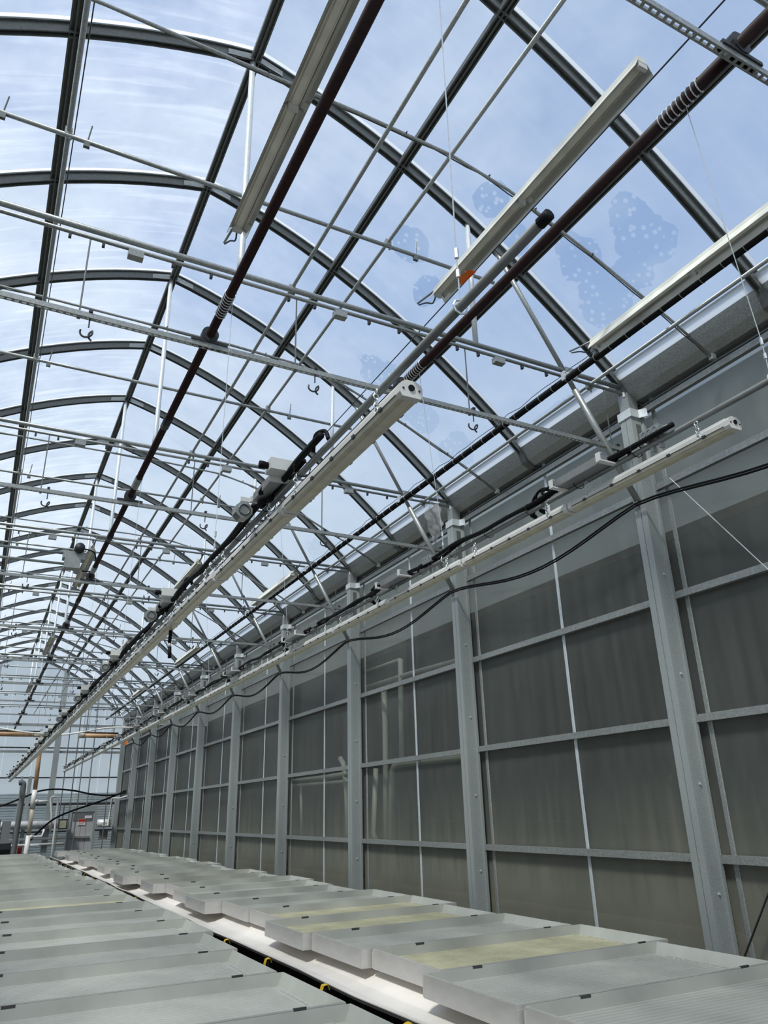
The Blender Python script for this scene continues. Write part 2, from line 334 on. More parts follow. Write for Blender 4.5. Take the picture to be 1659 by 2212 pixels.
# gutters
def gutter(sgn, label):
    x0 = XR+sgn*(HALF-.16)
    g = thing('gutter', label, 'gutter', (XR+sgn*HALF, 12, 6.1), kind='structure')
    def P(pr): return [(XR+sgn*(HALF+a), b) for a, b in pr]
    MB().exy(P([(-.085,6.175),(-.05,6.10),(.0,6.0),(.10,5.94),(.22,5.94),(.32,6.0),(.36,6.12),(.345,6.12),(.31,6.01),(.215,5.955),(.105,5.955),(.01,6.01),(-.035,6.10),(-.07,6.18)]), Y0-4, YE).build('gutter_body', 'galv', g)
    MB().exy(P([(-.155,6.238),(-.075,6.172),(-.07,6.176),(-.15,6.242)]), Y0-4, YE).build('film_edge', 'filmedge', g)
    MB().exy(P([(-.17,6.262),(-.155,6.240),(-.14,6.252),(-.155,6.274)]), Y0-4, YE).build('track_lip', 'bright', g)
    for k in range(0, 21):
        y = Y0+1.83*k
        if sgn > 0: MB().exy(P([(-.06,6.125),(-.008,5.99),(.10,5.93),(.22,5.93),(.33,5.99),(.33,5.975),(.22,5.915),(.10,5.915),(-.02,5.98),(-.075,6.12)]), y-.05, y+.05).build('gutter_strap', 'galvd', g)
    return g
gutter(1, 'galvanised eave gutter along the top of the right wall'); gutter(-1, 'galvanised eave gutter along the left roof edge')

# ---------------------------------------------------------------- setting: right wall
wall = thing('wall_right', 'tall wall of smoky twin-wall plastic sheets between steel columns', 'wall', (XP, 18, 0), kind='structure')
def panel(y0, y1): MB().box(XP, XP+.012, y0+.004, y1-.004, .12, 5.96).build('panel', 'poly', wall)
MLS = []
for k in range(-1, 10):
    a = Y0+L*k
    panel(a-.19, a+1.69); panel(a+1.69, a+L-.19); MLS += [a-.19, a+1.69]
MB().box(XP-.03, XP+.05, Y0-L-.3, YE, 0, .12).build('kerb', 'galvd', wall)
for i, y in enumerate(MLS):
    w = .016 if i % 2 else .020
    MB().exz([(XP-.014,y-w),(XP-.014,y+w),(XP-.002,y+w+.006),(XP-.002,y-w-.006)], .12, 5.96).build('joint_strip', 'bright' if i % 2 else 'galv', wall)
GP = [(-.075,-.035),(-.075,.035),(-.062,.035),(-.062,.03),(-.02,.034),(-.02,-.034),(-.062,-.03),(-.062,-.035)]
gm = {}
for k in range(-1, 10):
    for z in GZ:
        key = 'g'
        if key not in gm:
            gm[key] = MB().exy([(a, b) for a, b in GP], .082, L-.082).build('girt', 'galv', None, False, (0,0,0)); o = gm[key]; o.parent = wall
        else: o = inst(gm[key], 'girt', wall, (0,0,0))
        o.location = Vector((XP, Y0+L*k, z))-wall.location
MB().box(XP-.05, XP-.005, Y0-L, YE, 5.865, 5.885).build('top_rail', 'galvd', wall)

wl_ = thing('added_wall_left', 'added unseen wall of twin-wall sheets below the left gutter, cutting side light', 'wall', (XR-HALF-.2, 18, 0), kind='structure')  # unseen wall, added to hold back blue sky light from the left
for k in range(-1, 10): MB().box(XR-HALF-.2, XR-HALF-.188, Y0+L*k+.01, Y0+L*(k+1)-.01, 0, 5.96).build('panel', 'poly', wl_)
# columns
cp = thing('steel_column', 'x', 'column', (XC, 0, 0), 'wall columns')
def Cw(pr, z0, z1): return MB().exz([(XC+a, b) for a, b in pr], z0, z1)
Cw([(0,.004),(0,.08),(.155,.08),(.155,.10),(.19,.10),(.19,-.10),(.155,-.10),(.155,-.08),(.03,-.08),(.0,-.078),(0,-.004),(.012,-.004),(.012,.004)], 0, 5.72).build('shaft', 'colst', cp)
Cw([(.015,-.07),(.015,.07),(.15,.07),(.15,-.07)], 5.72, 6.02).build('head', 'galv', cp)
Cw([(-.012,-.098),(-.012,.098),(.11,.098),(.16,.13),(.17,.13),(.118,.09),(.118,-.09),(.17,-.17),(.16,-.175),(.11,-.098)], 5.70, 5.80).build('collar', 'bright', cp)
MB().tube([(XC+.02,-.02,5.98),(XC+.02,-.02,6.04)], .018).build('bolt', 'bright', cp)
for z in (1.0, 1.9, 2.9, 3.9): MB().tube([(XC+.09,-.079,z),(XC+.09,-.093,z)], .011, 6).build('bolt', 'bright', cp)
Cw([(.06,-.084),(.06,-.08),(.13,-.08),(.13,-.084)], 5.1, 5.62).build('splice_plate', 'galvd', cp)
Cw([(-.08,-.14),(-.08,.14),(.2,.14),(.2,-.14)], 0, .012).build('base_plate', 'galv', cp)
for k in range(1, 11):
    lab = 'tall galvanised steel wall column, %s column from the right edge of the photo' % ORD[k-1]
    if k == 10: lab = 'tall galvanised steel corner column beside the end wall'
    loc = (XC, YK[k]-(.12 if k == 10 else 0), 0)
    if k == 1: cp.location = loc; cp['label'] = lab
    else: copy_tree(cp, None, loc, lab)

# ---------------------------------------------------------------- roof trusses
tp = thing('roof_truss', 'x', 'truss', (XR, 0, 6.0), 'roof trusses across the house')
XL = XR-HALF+.05
MB().tube([(XL,0,6.11),(XC+.05,0,6.11)], .026, 8).build('chord_tube', 'galv', tp, True)
MB().tube([(XL,0,6.035),(XC+.05,0,6.035)], .017, 8).build('chord_tube', 'galv', tp, True)
MB().tube([(XR-.02,0,8.74),(XR-.02,0,6.3),(XR-.02,0,6.12)], .03, 10, rs=[.03,.03,.037]).build('king_post', 'bright', tp, True)
MB().tube([(XR-2.75,.04,7.03),(XR+2.78,.04,7.03)], .02, 8).build('collar_tie', 'galv', tp, True)
for s in (-1, 1):
    MB().tube([(XR+s*2.46,0,zr(XR+s*2.46)-.05),(XR+s*2.44,0,6.12)], .028, 8).build('web_post', 'bright', tp, True)
    a = Vector((XR+s*2.76,0,7.54)); b = Vector((XR+s*4.38,0,4.72)); m_ = a.lerp(b,.58)
    MB().tube([a, m_], .026, 8).build('knee_brace', 'galv', tp, True)
    MB().tube([m_, b], .034, 8).build('brace_sleeve', 'galv', tp, True)
    MB().cbox((XR+s*4.40,0,4.72),(.10,.02,.12)).build('brace_foot', 'galv', tp)
    MB().cbox((XR+s*3.66,-.03,6.08),(.16,.012,.13)).build('gusset', 'galv', tp)
for x in (.51, 2.33, 4.11):
    mb = MB().cbox((x,0,5.985),(.12,.07,.06)); mb.build('junction_box', 'galv', tp)
    for dx in (-.5,-.25,.3,.62): MB().cbox((x+dx,0,6.0),(.022,.03,.045)).build('clip', 'iron', tp)
for x in (-.62, 3.2, .02):
    MB().tube([(x,.04,7.0),(x+.02,.04,7.22)], .007, 5).cbox((x,.04,7.0),(.05,.03,.06)).build('hanger_bolt', 'galvd', tp)
for k in range(0, 10):
    lab = 'tubular steel roof truss with king post, %s from the camera' % ORD[k]
    if k == 0: tp.location = (XR, YK[0], 6.0); tp['label'] = lab
    else: copy_tree(tp, None, (XR, YK[k], 6.0), lab)

# slotted struts under the trusses, on threaded rods, with open pipe clamps
sp = thing('slotted_strut', 'x', 'strut', (XR, 0, 5.3), 'slotted struts under the trusses')
mb = MB(); h = .0205; x0, x1 = XL+.3, XC-.02
mb.box(x0,x1,-h,-h+.003,5.28,5.32).box(x0,x1,h-.003,h,5.28,5.32)
mb.box(x0,x1,-h,-.0095,5.277,5.28).box(x0,x1,.0095,h,5.277,5.28)
x = x0
while x < x1: mb.box(x, x+.020, -.0095, .0095, 5.277, 5.28); x += .05
mb.build('channel', 'galv', sp)
for x in (-1.6, .16, 1.905, 3.70, 5.53): MB().tube([(x,0,6.03),(x,0,5.27)], .007, 5).cbox((x,0,5.27),(.025,.03,.014)).build('hanger_rod', 'galvd', sp)
for x in (-1.6, .24, 2.09, 3.74, 5.6):
    MB().tube([(x,0,5.34),(x,0,5.20)], .006, 5).cbox((x,0,5.335),(.03,.055,.02)).torus((x-.012,0,5.155),.045,.008,(.25,1,0),9,5,3.9,.4).torus((x+.05,-.01,5.13),.045,.008,(.3,1,.1),7,5,2.1,2.8).build('pipe_clamp', 'iron', sp)
for k in range(0, 10):
    lab = 'slotted steel strut hung below the %s roof truss from the camera' % ORD[k]
    if k == 0: sp.location = (XR, YK[0], 5.3); sp['label'] = lab
    else: copy_tree(sp, None, (XR, YK[k], 5.3), lab)

for ch in list(sp.children):          # the nearest strut carries no pipe clamps
    if ch.name.startswith('pipe_clamp'): bpy.data.objects.remove(ch)
# winch shafts
def shaft(x, wraps, label):
    s = thing('winch_shaft', label, 'shaft', (x, 20, 5.385))
    MB().tube([(x,-.5,5.40),(x,YE-1.2,5.40)], .036, 12).build('pipe', 'maroon', s, True)
    for k in range(0, 10):
        y = YK[k]
        b = MB().box(x-.15,x+.15,y-.03,y+.03,5.32,5.345); b.tube([(x,y-.035,5.40),(x,y+.035,5.40)], .07, 14); b.build('bearing', 'iron', s)
        MB().torus((x,y,5.40),.055,.012,(0,1,0),14,5).tube([(x-.11,y,5.29),(x-.11,y,5.27)],.014,6).tube([(x+.11,y,5.29),(x+.11,y,5.27)],.014,6).build('bearing_ring', 'galv', s)
    for y in wraps:
        mb = MB(); pts = []
        for i in range(9*10+1):
            a = 2*math.pi*i/10; pts.append((x+.041*math.cos(a), y+.30*i/90, 5.40+.041*math.sin(a)))
        mb.tube(pts, .0045, 4).build('cable_wrap', 'bright', s)
    for k in range(1, 9):
        y = YK[k]+1.5; MB().tube([(x,y,5.40),(x,y+.22,5.40)], .043, 12).build('coupling', 'iron', s, True)
    return s
wl = [Y0+.2+L*k-(.0) for k in range(0, 10)]
wrL = [1.55]+[4.55+L*k for k in range(0, 9)]
wrR = [1.72]+[4.75+L*k for k in range(0, 9)]
shaft(1.155, wrL, 'dark maroon winch pipe running lengthwise over the left bench lights')
shaft(2.95, wrR, 'dark maroon winch pipe running lengthwise over the right bench lights')

# long thin tubes of the old curtain system
for x, z, r, lab in ((-.13,7.075,.021,'thin steel curtain tube left of the ridge'), (1.87,6.155,.017,'thin steel curtain tube lying on the truss chords right of the ridge'), (2.88,7.075,.019,'thin steel curtain tube clamped to the collar ties'), (5.36,6.05,.02,'thin steel tube running just inside the right gutter')):
    t = thing('curtain_tube', lab, 'tube', (x, 18, z))
    MB().tube([(x,-1,z),(x,YE-.3,z)], r, 8).build('tube', 'galv', t, True)
    for k in range(0, 10):
        mb = MB().cbox((x,YK[k]+.04,z-.01),(.06,.05,.07)); mb.tube([(x+.02,YK[k]+.04,z-.04),(x+.02,YK[k]+.04,z-.08)],.012,6); mb.build('clamp', 'galv', t)
# thin operating cables
for (x, z, lab) in ((-.10,7.9,'thin dark cable along the left roof slope'), (3.35,6.3,'thin dark cable strung lengthwise above the strip lights')):
    one('operating_cable', MB().tube([(x,0,z),(x,YE-.5,z)], .006, 5), 'iron', lab, 'cable')

# bent conduits crossing at mid bay
BP = [(XL,0,6.1),(-1.7,0,6.9),(-.6,0,7.13),(2.0,0,7.125),(2.89,0,7.09),(3.5,0,6.955),(4.42,0,6.567),(5.35,0,6.125),(5.855,0,5.845)]
bc = thing('cross_conduit', 'x', 'conduit', (XR, 0, 7.1), 'bent conduits between trusses')
MB().tube(BP, .014, 7).build('pipe', 'galv', bc, True)
MB().tube([Vector(p)+Vector((0,.022,-.008*((i*7)%3))) for i, p in enumerate(spline(BP, 4))], .006, 5).build('wire', 'galvd', bc)
mb = MB()
for p in spline(BP, 3)[::2]: mb.torus(p, .02, .005, (1,0,-.3), 7, 4)
mb.build('wire_tie', 'iron', bc)['kind'] = 'stuff'
MB().cbox((5.86,0,5.84),(.05,.05,.06)).build('end_clip', 'galv', bc)
for k in range(0, 9):
    lab = 'thin bent conduit crossing the roof between trusses, %s from the camera' % ORD[k]; loc = (XR, 4.012+L*k, 7.1)
    if k == 0: bc.location = loc; bc['label'] = lab
    else: copy_tree(bc, None, loc, lab)

# black wrapped pipe near the eave
bpipe = thing('wrapped_pipe', 'thick black pipe wrapped with cable ties below the right roof slope', 'pipe', (4.91, 18, 5.93))
MB().tube([(4.91,-1,5.93),(4.91,YE-1,5.93)], .037, 10).build('pipe', 'black', bpipe, True)
MB().tube([(4.875+.008*math.sin(i*1.9),-1+i*.22,5.985+.014*math.sin(i*2.6)) for i in range(int((YE-1)/.22))], .005, 4).build('wire', 'galvd', bpipe)
mb = MB()
for i in range(150): mb.torus((4.91,0+i*.22,5.93),.039,.0035,(0,1,0),9,4)
mb.build('cable_tie', 'galv', bpipe)['kind'] = 'stuff'
for k in range(0, 10): MB().cbox((4.91,YK[k]-.1,5.96),(.10,.05,.10)).build('saddle', 'bright', bpipe)

# ---------------------------------------------------------------- benches: rails, trays, trough
ZT = .70
def bench_rails(xa, xb, label, legs):
    b = thing('tray_bench', label, 'bench', ((xa+xb)/2, 16, 0))
    for x in (xa, xb):
        MB().tube([(x,1.6,.53),(x,30.6,.53)], .027, 8).build('rail', 'alu', b, True)
        for i in range(12):
            y = 2.2+i*2.5; MB().tube([(x,y,0),(x,y,.51)], .022, 6).build('leg', 'iron', b)
    return b
bench_rails(.45, 1.75, 'aluminium rail bench frame under the left row of trays', 0)
bench_rails(3.45, 4.75, 'aluminium rail bench frame under the right row of trays', 0)

TL, TW = 2.2, 1.062
def make_tray(m_liner):
    t = thing('bench_tray', 'x', 'tray')
    r = MB()        # aluminium rim, four sides and the corner caps
    r.box(0,.006,0,TW,-.14,0).box(TL-.006,TL,0,TW,-.14,0).box(.006,TL-.006,0,.006,-.14,0).box(.006,TL-.006,TW-.006,TW,-.14,0)
    r.box(-.004,.05,-.004,0,-.135,-.02).box(-.004,.05,TW,TW+.004,-.135,-.02)
    r.box(.006,TL-.006,.006,TW-.006,-.14,-.137)
    r.build('rim', 'alu', t)
    l = MB(); z0, z1 = .004, -.078
    # sloped plastic sides
    o_ = [(.004,.004),(TL-.004,.004),(TL-.004,TW-.004),(.004,TW-.004)]; i_ = [(.05,.022),(TL-.05,.022),(TL-.05,TW-.022),(.05,TW-.022)]
    tp_ = [(.012,.010),(TL-.012,.010),(TL-.012,TW-.010),(.012,TW-.010)]
    vs = [(a,b,z0) for a,b in o_]+[(a,b,z0) for a,b in tp_]+[(a,b,z1) for a,b in i_]+[(a,b,-.02) for a,b in o_]
    fs = []
    for k in range(4):
        q = (k+1) % 4; fs += [(k,q,4+q,4+k),(4+k,4+q,8+q,8+k),(12+k,12+q,q,k)]
    l.add(vs, fs); sd_ = l.build('side_lining', 'tray' , t)
    f = MB(); n = 20; p = (TW-.044)/n; prof = []
    for i in range(n):
        y = .022+i*p; prof += [(y,-.070),(y+p*.12,-.084),(y+p*.36,-.084),(y+p*.48,-.070)]
    prof.append((TW-.022,-.070))
    # channels stop short of the ends: a flat strip with a drain step
    for (a, b, fl) in ((.05,.16,1),(.16,TL-.12,0),(TL-.12,TL-.05,1)):
        base = len(f.v)
        for y, z in prof: f.v += [(a,y,-.0765 if fl else z),(b,y,-.0765 if fl else z)]
        for i in range(len(prof)-1): f.f.append((base+2*i, base+2*i+1, base+2*i+3, base+2*i+2))
    f.build('ribbed_floor', m_liner, t)
    MB().box(TL-.33,TL-.25,-.001,.012,-.012,.008).build('clip', 'clip', t)
    MB().box(.40,.48,TW-.012,TW+.001,-.012,.008).build('clip', 'clip', t)
    d = MB()
    for i in range(9): d.box(TL-.085,TL-.07,.16+i*.085,.215+i*.085,-.076,-.068)
    d.build('drain_strip', 'alu', t)['kind'] = 'stuff'
    d = MB().box(TL-.30,TL-.17,.13,.30,-.078,-.0695); d.build('drain_step', 'clip' if False else 'tray', t)
    return t
tg, ty = make_tray('tray'), make_tray('trayy')
used = {}
def place_tray(x, y, yellow, label, group, flip=False):
    src = ty if yellow else tg
    if src not in used: used[src] = 1; o = src
    else: o = copy_tree(src)
    o.location = (x, y, ZT); o['label'] = label; o['group'] = group
    return o
RXO = [2.96,2.945,2.92,3.08,3.0,2.92,3.11,3.09,2.87,2.95,3.08,2.87,3.02,2.75,2.85,3.06,2.89,3.06,3.04,2.84,3.05,3.0,2.82,3.06,3.0,2.8]
for i in range(26):
    y = 1.865+1.096*i
    yl = i in (3, 5, 6, 11, 12)
    place_tray(RXO[i], y, yl, '%s, %s from the camera in the right row' % ('yellowed ribbed bench tray' if yl else 'grey ribbed bench tray with aluminium rim', ORD[i]), 'trays of the right bench')
LXO = [2.15,2.14,2.11,2.16,2.26,2.28,2.25,2.21,2.21,2.23,2.25,2.2,2.13,2.25,2.15,2.13,2.1,2.2,2.15,2.1,2.18,2.15,2.1]
for i in range(23):
    y = 3.57+1.112*i
    yl = i == 7
    place_tray(LXO[i]-TL, y, yl, '%s, %s from the camera in the left row' % ('yellowed ribbed bench tray' if yl else 'grey ribbed bench tray with aluminium rim', ORD[i]), 'trays of the left bench')

# white trough sheet in front of the right trays
tr = thing('drain_trough', 'long white curved drain trough between the two rows of trays', 'trough', (2.8, 16, .4))
mb = MB(); prof = [(2.612,.54),(2.62,.55),(2.66,.50),(2.75,.462),(2.87,.45),(3.0,.462),(3.12,.50),(3.2,.545)]; prof += [(a+(.0),b-.006) for a,b in reversed(prof)]
ys = [1.7+.55*i for i in range(53)]
mb.sweep(prof, [((.012*math.sin(y*1.9)+(.0022*max(0,y-9)),y,.004*math.sin(y*3.1)),(1,0,0),(0,0,1)) for y in ys]); mb.build('sheet', 'troughw', tr)
for i in range(20):
    y = 4.72+1.30*i; x = 2.575+.0022*max(0,y-9)
    lg = MB().tube([(x,y,0),(x,y,.50),(x,y,.525)], .024, 7, rs=[.024,.024,.018]).tube([(x,y,.40),(x+.10,y,.40),(x+.18,y,.43)], .014, 6).build('leg', 'black', tr, True)
    st = MB().sweep([(-.026,0),(.026,0),(.026,.004),(-.026,.004)], [((x-.030,y,.37),(0,1,0),(-1,0,0)),((x-.027,y,.50),(0,1,0),(-1,0,0)),((x-.016,y,.53),(0,1,0),(-.7,0,.7)),((x+.012,y,.535),(0,1,0),(.3,0,.95)),((x+.03,y,.50),(0,1,0),(1,0,.1))])
    st.build('tape_wrap', 'yellow', tr)

# ---------------------------------------------------------------- bar light rows
FL = 1.235; PIT = 1.25
g1 = thing('bar_light', 'x', 'light')          # local origin: centre of the bar at its camera end, bottom lens at z -.035
b = MB(); pr = [(-.045,-.012),(-.045,.010),(-.036,.022),(-.032,.034),(.032,.034),(.036,.022),(.045,.010),(.045,-.012)]
b.exy(pr, .03, FL-.03); b.build('housing', 'white', g1)
for s in (-1, 1): MB().box(min(s*.0455,s*.040),max(s*.0455,s*.040),.03,FL-.03,-.016,-.012).build('seam', 'clip', g1)
lp = [(-.043,-.016),(-.038,-.030),(-.022,-.032),(-.016,-.036),(.016,-.036),(.022,-.032),(.038,-.030),(.043,-.016)]
MB().exy(lp, .03, FL-.03).build('lens', 'lens', g1)
ec = [(-.047,-.018),(-.047,.012),(-.038,.025),(-.02,.036),(.02,.036),(.038,.025),(.047,.012),(.047,-.018),(.038,-.034),(-.038,-.034)]
for a, c, s in ((0,.035,-1),(FL-.035,FL,1)):
    cap = MB().exy(ec, a, c).build('end_cap', 'white', g1)
    ye = a-.001 if s < 0 else c+.001
    MB().tube([(0,ye,.004),(0,ye+s*.004,.004)], .013, 12).build('cable_port', 'black', cap, off=(0,0,0))
    for q in (-.033,.033): MB().tube([(q,ye,-.002),(q,ye+s*.002,-.002)], .0045, 8).build('screw', 'iron', cap, off=(0,0,0))
mb = MB()
for yy in (.16,.4,.62,.84,1.08):
    for s in (-1, 1): mb.cbox((s*.046,yy,-.014),(.008,.022,.014))
mb.build('latch', 'iron', g1)['kind'] = 'stuff'
for yy in (.19, FL-.19):
    mb = MB()
    for i in range(5): mb.torus((-.046-.0*i,yy,-.002+i*.021),.011,.0028,(0,1,0) if i % 2 else (1,0,0),8,4)
    mb.build('chain', 'bright', g1); mb = MB()
    for i in range(2): mb.torus((.047,yy,-.012+i*.018),.010,.0028,(0,1,0) if i % 2 else (1,0,0),8,4)
    mb.build('chain', 'bright', g1)
def row(x, z, y0, n, label, first):
    for i in range(n):
        lab = 'white bar light, %s from the camera in the row hanging over %s' % (ORD[i], label)
        sag = -.0009*max(0, i-6)**1.6*.6
        loc = (x+.004*math.sin(i*2.3), y0+PIT*i, z)
        if first and i == 0: g1.location = loc; g1['label'] = lab; g1['group'] = 'bar light rows'
        else:
            c = copy_tree(g1, None, loc, lab); c['group'] = 'bar light rows'
X1, Z1, YS1 = 1.19, 3.165, 2.01
X2, Z2, YS2 = 3.16, 3.535, 2.12
row(X1, Z1, YS1, 26, 'the left bench', True); row(X2, Z2, YS2, 26, 'the right bench', False)

# carrier pipes, wires and cable bundles of both rows
def carrier(x, z, ya, lab):
    p = thing('carrier_pipe', lab, 'pipe', (x, 18, z))
    MB().tube([(x,ya,z),(x,34.7,z)], .0165, 10).build('pipe', 'gpipe', p, True)
    MB().tube([(x,ya-.004,z),(x,ya+.035,z)], .0185, 10).build('end_cap', 'black', p, True)
carrier(X1-.012, 3.275, 1.20, 'grey carrier pipe above the left row of bar lights')
carrier(X2-.02, 3.645, 1.6, 'grey carrier pipe above the right row of bar lights')
def drop(x, xs, z, ys, side):
    for i, y in enumerate(ys):
        w = thing('suspension_wire', 'thin steel wire holding the %s row of bar lights, %s from the camera' % (side, ORD[i]), 'wire', (x, y, z), 'suspension wires')
        MB().tube([(xs+.041,y,5.40),(x,y,z+.22),(x,y,z+.03)], .0024, 4).build('wire', 'bright', w)
        MB().tube([(x,y,z+.20),(x,y,z+.24)], .008, 5).tube([(x,y,z+.12),(x,y,z+.15)], .008, 5).build('wire_clip', 'bright', w)
        MB().torus((x,y,z),.027,.004,(0,1,0),8,4).build('hook', 'bright', w)
drop(X1-.012, 1.155, 3.275, [a+.1 for a in wrL], 'left'); drop(X2-.02, 2.95, 3.645, [a+.15 for a in wrR], 'right')
def bundle(x, z, ya, lab, seed):
    rnd = random.Random(seed); c = thing('cable_bundle', lab, 'cable', (x, 18, z))
    for q in range(2):
        pts = []
        y = ya+q*.3
        while y < 34.5:
            pts.append((x-.025+.02*q+rnd.uniform(-.012,.012), y, z+.038+rnd.uniform(-.008,.026))); y += .31
        MB().tube(spline(pts, 3), .017-.004*q, 6).build('cable', 'black', c, True)
    for i in range(60):
        y = ya+.3+i*.5
        if y < 34: MB().torus((x-.005,y,z+.015),.043,.003,(.1,1,0),9,4).build('zip_tie', 'black', c)
bundle(X1-.012, 3.275, 2.75, 'black cable bundle tied along the left carrier pipe', 3)
bundle(X2-.02, 3.645, 2.45, 'black cable bundle tied along the right carrier pipe', 4)

# drivers of the left row
d1 = thing('light_driver', 'x', 'driver', (0,0,0), 'drivers of the left light row')
bx = MB().box(-.125,.015,-.06,.03,.045,.105); bxo = bx.build('white_box', 'pwhite', d1)
MB().tube([(-.125,-.015,.075),(-.15,-.015,.075),(-.17,-.015,.075)], .02, 9, rs=[.016,.02,.02]).build('cable_gland', 'black', bxo, True, (0,0,0))
MB().tube([(.015,-.01,.075),(.03,-.01,.075),(.04,0,.07)], .015, 8).build('cable_gland', 'gpipe', bxo, True, (0,0,0))
MB().box(-.10,.02,.03,.045,.02,.06).build('bracket', 'pwhite', d1); MB().box(-.10,.02,.33,.345,.02,.05).build('bracket', 'pwhite', d1)
hs = MB().box(-.09,.015,.045,.33,.022,.062)
for i in range(12): hs.box(-.092,-.088,.05+i*.023,.06+i*.023,.022,.064)
hs.build('heatsink', 'heat', d1)
MB().box(-.15,.01,.345,.353,.02,.045).build('end_plate', 'pwhite', d1)
oc = MB(); oc.exy([(-.11+.05*math.cos(a*math.pi/4+.39), .0+.05*math.sin(a*math.pi/4+.39)) for a in range(8)], .41, .48); ob_ = oc.build('junction_box', 'galv', d1)
MB().torus((-.11,.408,0),.03,.005,(0,1,0),12,4).build('box_lid_ring', 'galvd', ob_, off=(0,0,0))
MB().build('cable_loop', 'black', d1, True)
MB().tube(spline([(-.03,-.02,.075),(-.01,.08,.06),(-.05,.14,.09),(-.09,.2,.02),(-.05,.24,.05),(-.03,.32,.03)],5), .013, 6).build('cable_loop', 'black', d1, True)
MB().tube(spline([(-.06,.1,.04),(-.03,.16,.07),(-.02,.22,.02),(-.06,.30,.0),(-.04,.38,.03),(-.09,.44,.02)],5), .012, 6).build('cable_loop', 'black', d1, True)
MB().tube(spline([(-.02,-.35,.02),(-.03,-.40,.08),(.0,-.44,.09),(0,-.48,.03)],5), .010, 6).build('cable_loop', 'black', d1, True)
MB().build('plug', 'black', d1)
MB().tube([(-.03,.2,.0),(-.03,.23,.0)], .017, 7).build('plug', 'black', d1)
MB().tube([(-.04,.30,.0),(-.04,.33,.0)], .017, 7).build('plug', 'black', d1)
# drivers of the right row
d2 = thing('light_driver', 'x', 'driver', (0,0,0), 'drivers of the right light row')
hs = MB().box(-.15,-.05,.0,.40,.006,.055)
for i in range(26): hs.box(-.152,-.148,.006+i*.0152,.012+i*.0152,.01,.058)
hs.build('heatsink', 'heat', d2)
for y0, y1 in ((-.035,.0),(.40,.435)):
    MB().box(-.19,-.03,y0,y1,-.005,.004).box(-.19,-.183,y0,y1,.004,.05).box(-.19,-.165,y0,y1,.046,.05).build('bracket', 'pwhite', d2)
for y in (-.02,.41): MB().tube([(-.07,y,.02),(-.02,y,.025)], .012, 7).build('cable_gland', 'black', d2, True)
MB().build('cable_loop', 'black', d2, True)
MB().tube(spline([(-.17,.41,.02),(-.20,.47,.0),(-.18,.52,.0),(-.10,.6,.03),(-.05,.75,.05),(0,.9,.04)],5), .008, 6).build('cable_loop', 'black', d2, True)
MB().tube(spline([(-.05,.5,.05),(-.08,.62,.09),(-.06,.72,.08),(-.02,.75,.02)],5), .009, 6).build('cable_loop', 'black', d2, True)
MB().tube(spline([(-.02,.55,.05),(-.06,.66,.10),(-.03,.8,.07),(0,.83,-.02)],5), .009, 6).build('cable_loop', 'black', d2, True)
MB().build('plug', 'black', d2)
MB().tube([(0,.72,-.03),(0,.76,.0)], .016, 7).build('plug', 'black', d2)
MB().tube([(0,.82,-.03),(0,.86,.0)], .016, 7).build('plug', 'black', d2)
jb = MB().box(-.085,.0,-.40,-.26,.03,.085); jbo = jb.build('junction_box', 'galv', d2)
for yy in (-.37,-.33,-.29): MB().torus((-.0855,yy,.058),.016,.0022,(1,0,0),10,4).build('knockout', 'galvd', jbo, off=(0,0,0))
MB().build('fitting', 'bright', jbo, True, (0,0,0))
MB().tube([(-.04,-.43,.058),(-.04,-.40,.058)], .016, 8).build('fitting', 'bright', jbo, True, (0,0,0))
MB().tube([(-.04,-.26,.058),(-.04,-.23,.058)], .014, 8).build('fitting', 'bright', jbo, True, (0,0,0))
MB().box(-.05,-.02,-.37,-.35,-.04,.03).build('bracket', 'galv', d2); MB().box(-.05,-.02,-.31,-.29,-.04,.03).build('bracket', 'galv', d2)
MB().tube(spline([(-.04,-.23,.058),(-.06,-.17,.05),(-.05,-.12,.0),(-.02,-.06,.02)],5), .009, 6).build('feed_cable', 'black', d2, True)
for i in range(13):
    la = 'white boxed driver with black cables, %s from the camera on the left light row' % ORD[i]
    lb = 'finned driver with white brackets, %s from the camera on the right light row' % ORD[i]
    l1 = (X1-.012, 3.22+2.5*i, 3.275); l2 = (X2+.025, 2.94+2.5*i, 3.645)
    if i == 0: d1.location = l1; d1['label'] = la; d2.location = l2; d2['label'] = lb
    else: copy_tree(d1, None, l1, la); copy_tree(d2, None, l2, lb)

# ---------------------------------------------------------------- strip lights high under the roof
sl = thing('strip_light', 'x', 'light', (0,0,0), 'old strip lights at truss height')
MB().exy([(-.035,0),(-.035,.045),(.035,.045),(.035,0)], 0, 2.44).build('channel', 'stripw', sl)
for s_ in (-1, 1):
    rf = MB().exy([(s_*.036,.010),(s_*.078,-.070),(s_*.0765,-.0705),(s_*.0345,.010)], 0, 2.44).build('reflector', 'stripw', sl)
    MB().exy([(s_*.0335,.006),(s_*.0755,-.070),(s_*.0745,-.0705),(s_*.032,.006)], 0, 2.44).build('mirror_lining', 'refl', rf, off=(0,0,0))
MB().exy([(-.02,-.012),(-.026,-.004),(.026,-.004),(.02,-.012)], .0, 2.44).build('ballast_cover', 'stripw', sl)
mb = MB()
for i in range(14): mb.add([(-.0415,.12+i*.17,-.001),(-.0415,.16+i*.17,-.001),(-.045,.16+i*.17,-.008),(-.045,.12+i*.17,-.008)],[(0,1,2,3)])
mb.build('slot', 'clip', sl)['kind'] = 'stuff'
for y in (.0,1.21,2.41):
    MB().box(-.035,.035,y,y+.025,-.045,-.004).build('lamp_holder', 'pwhite', sl)
MB().tube([(-.05,1.22,-.03),(-.055,1.22,-.075),(.0,1.22,-.08)], .004, 4).build('spring_clip', 'bright', sl)
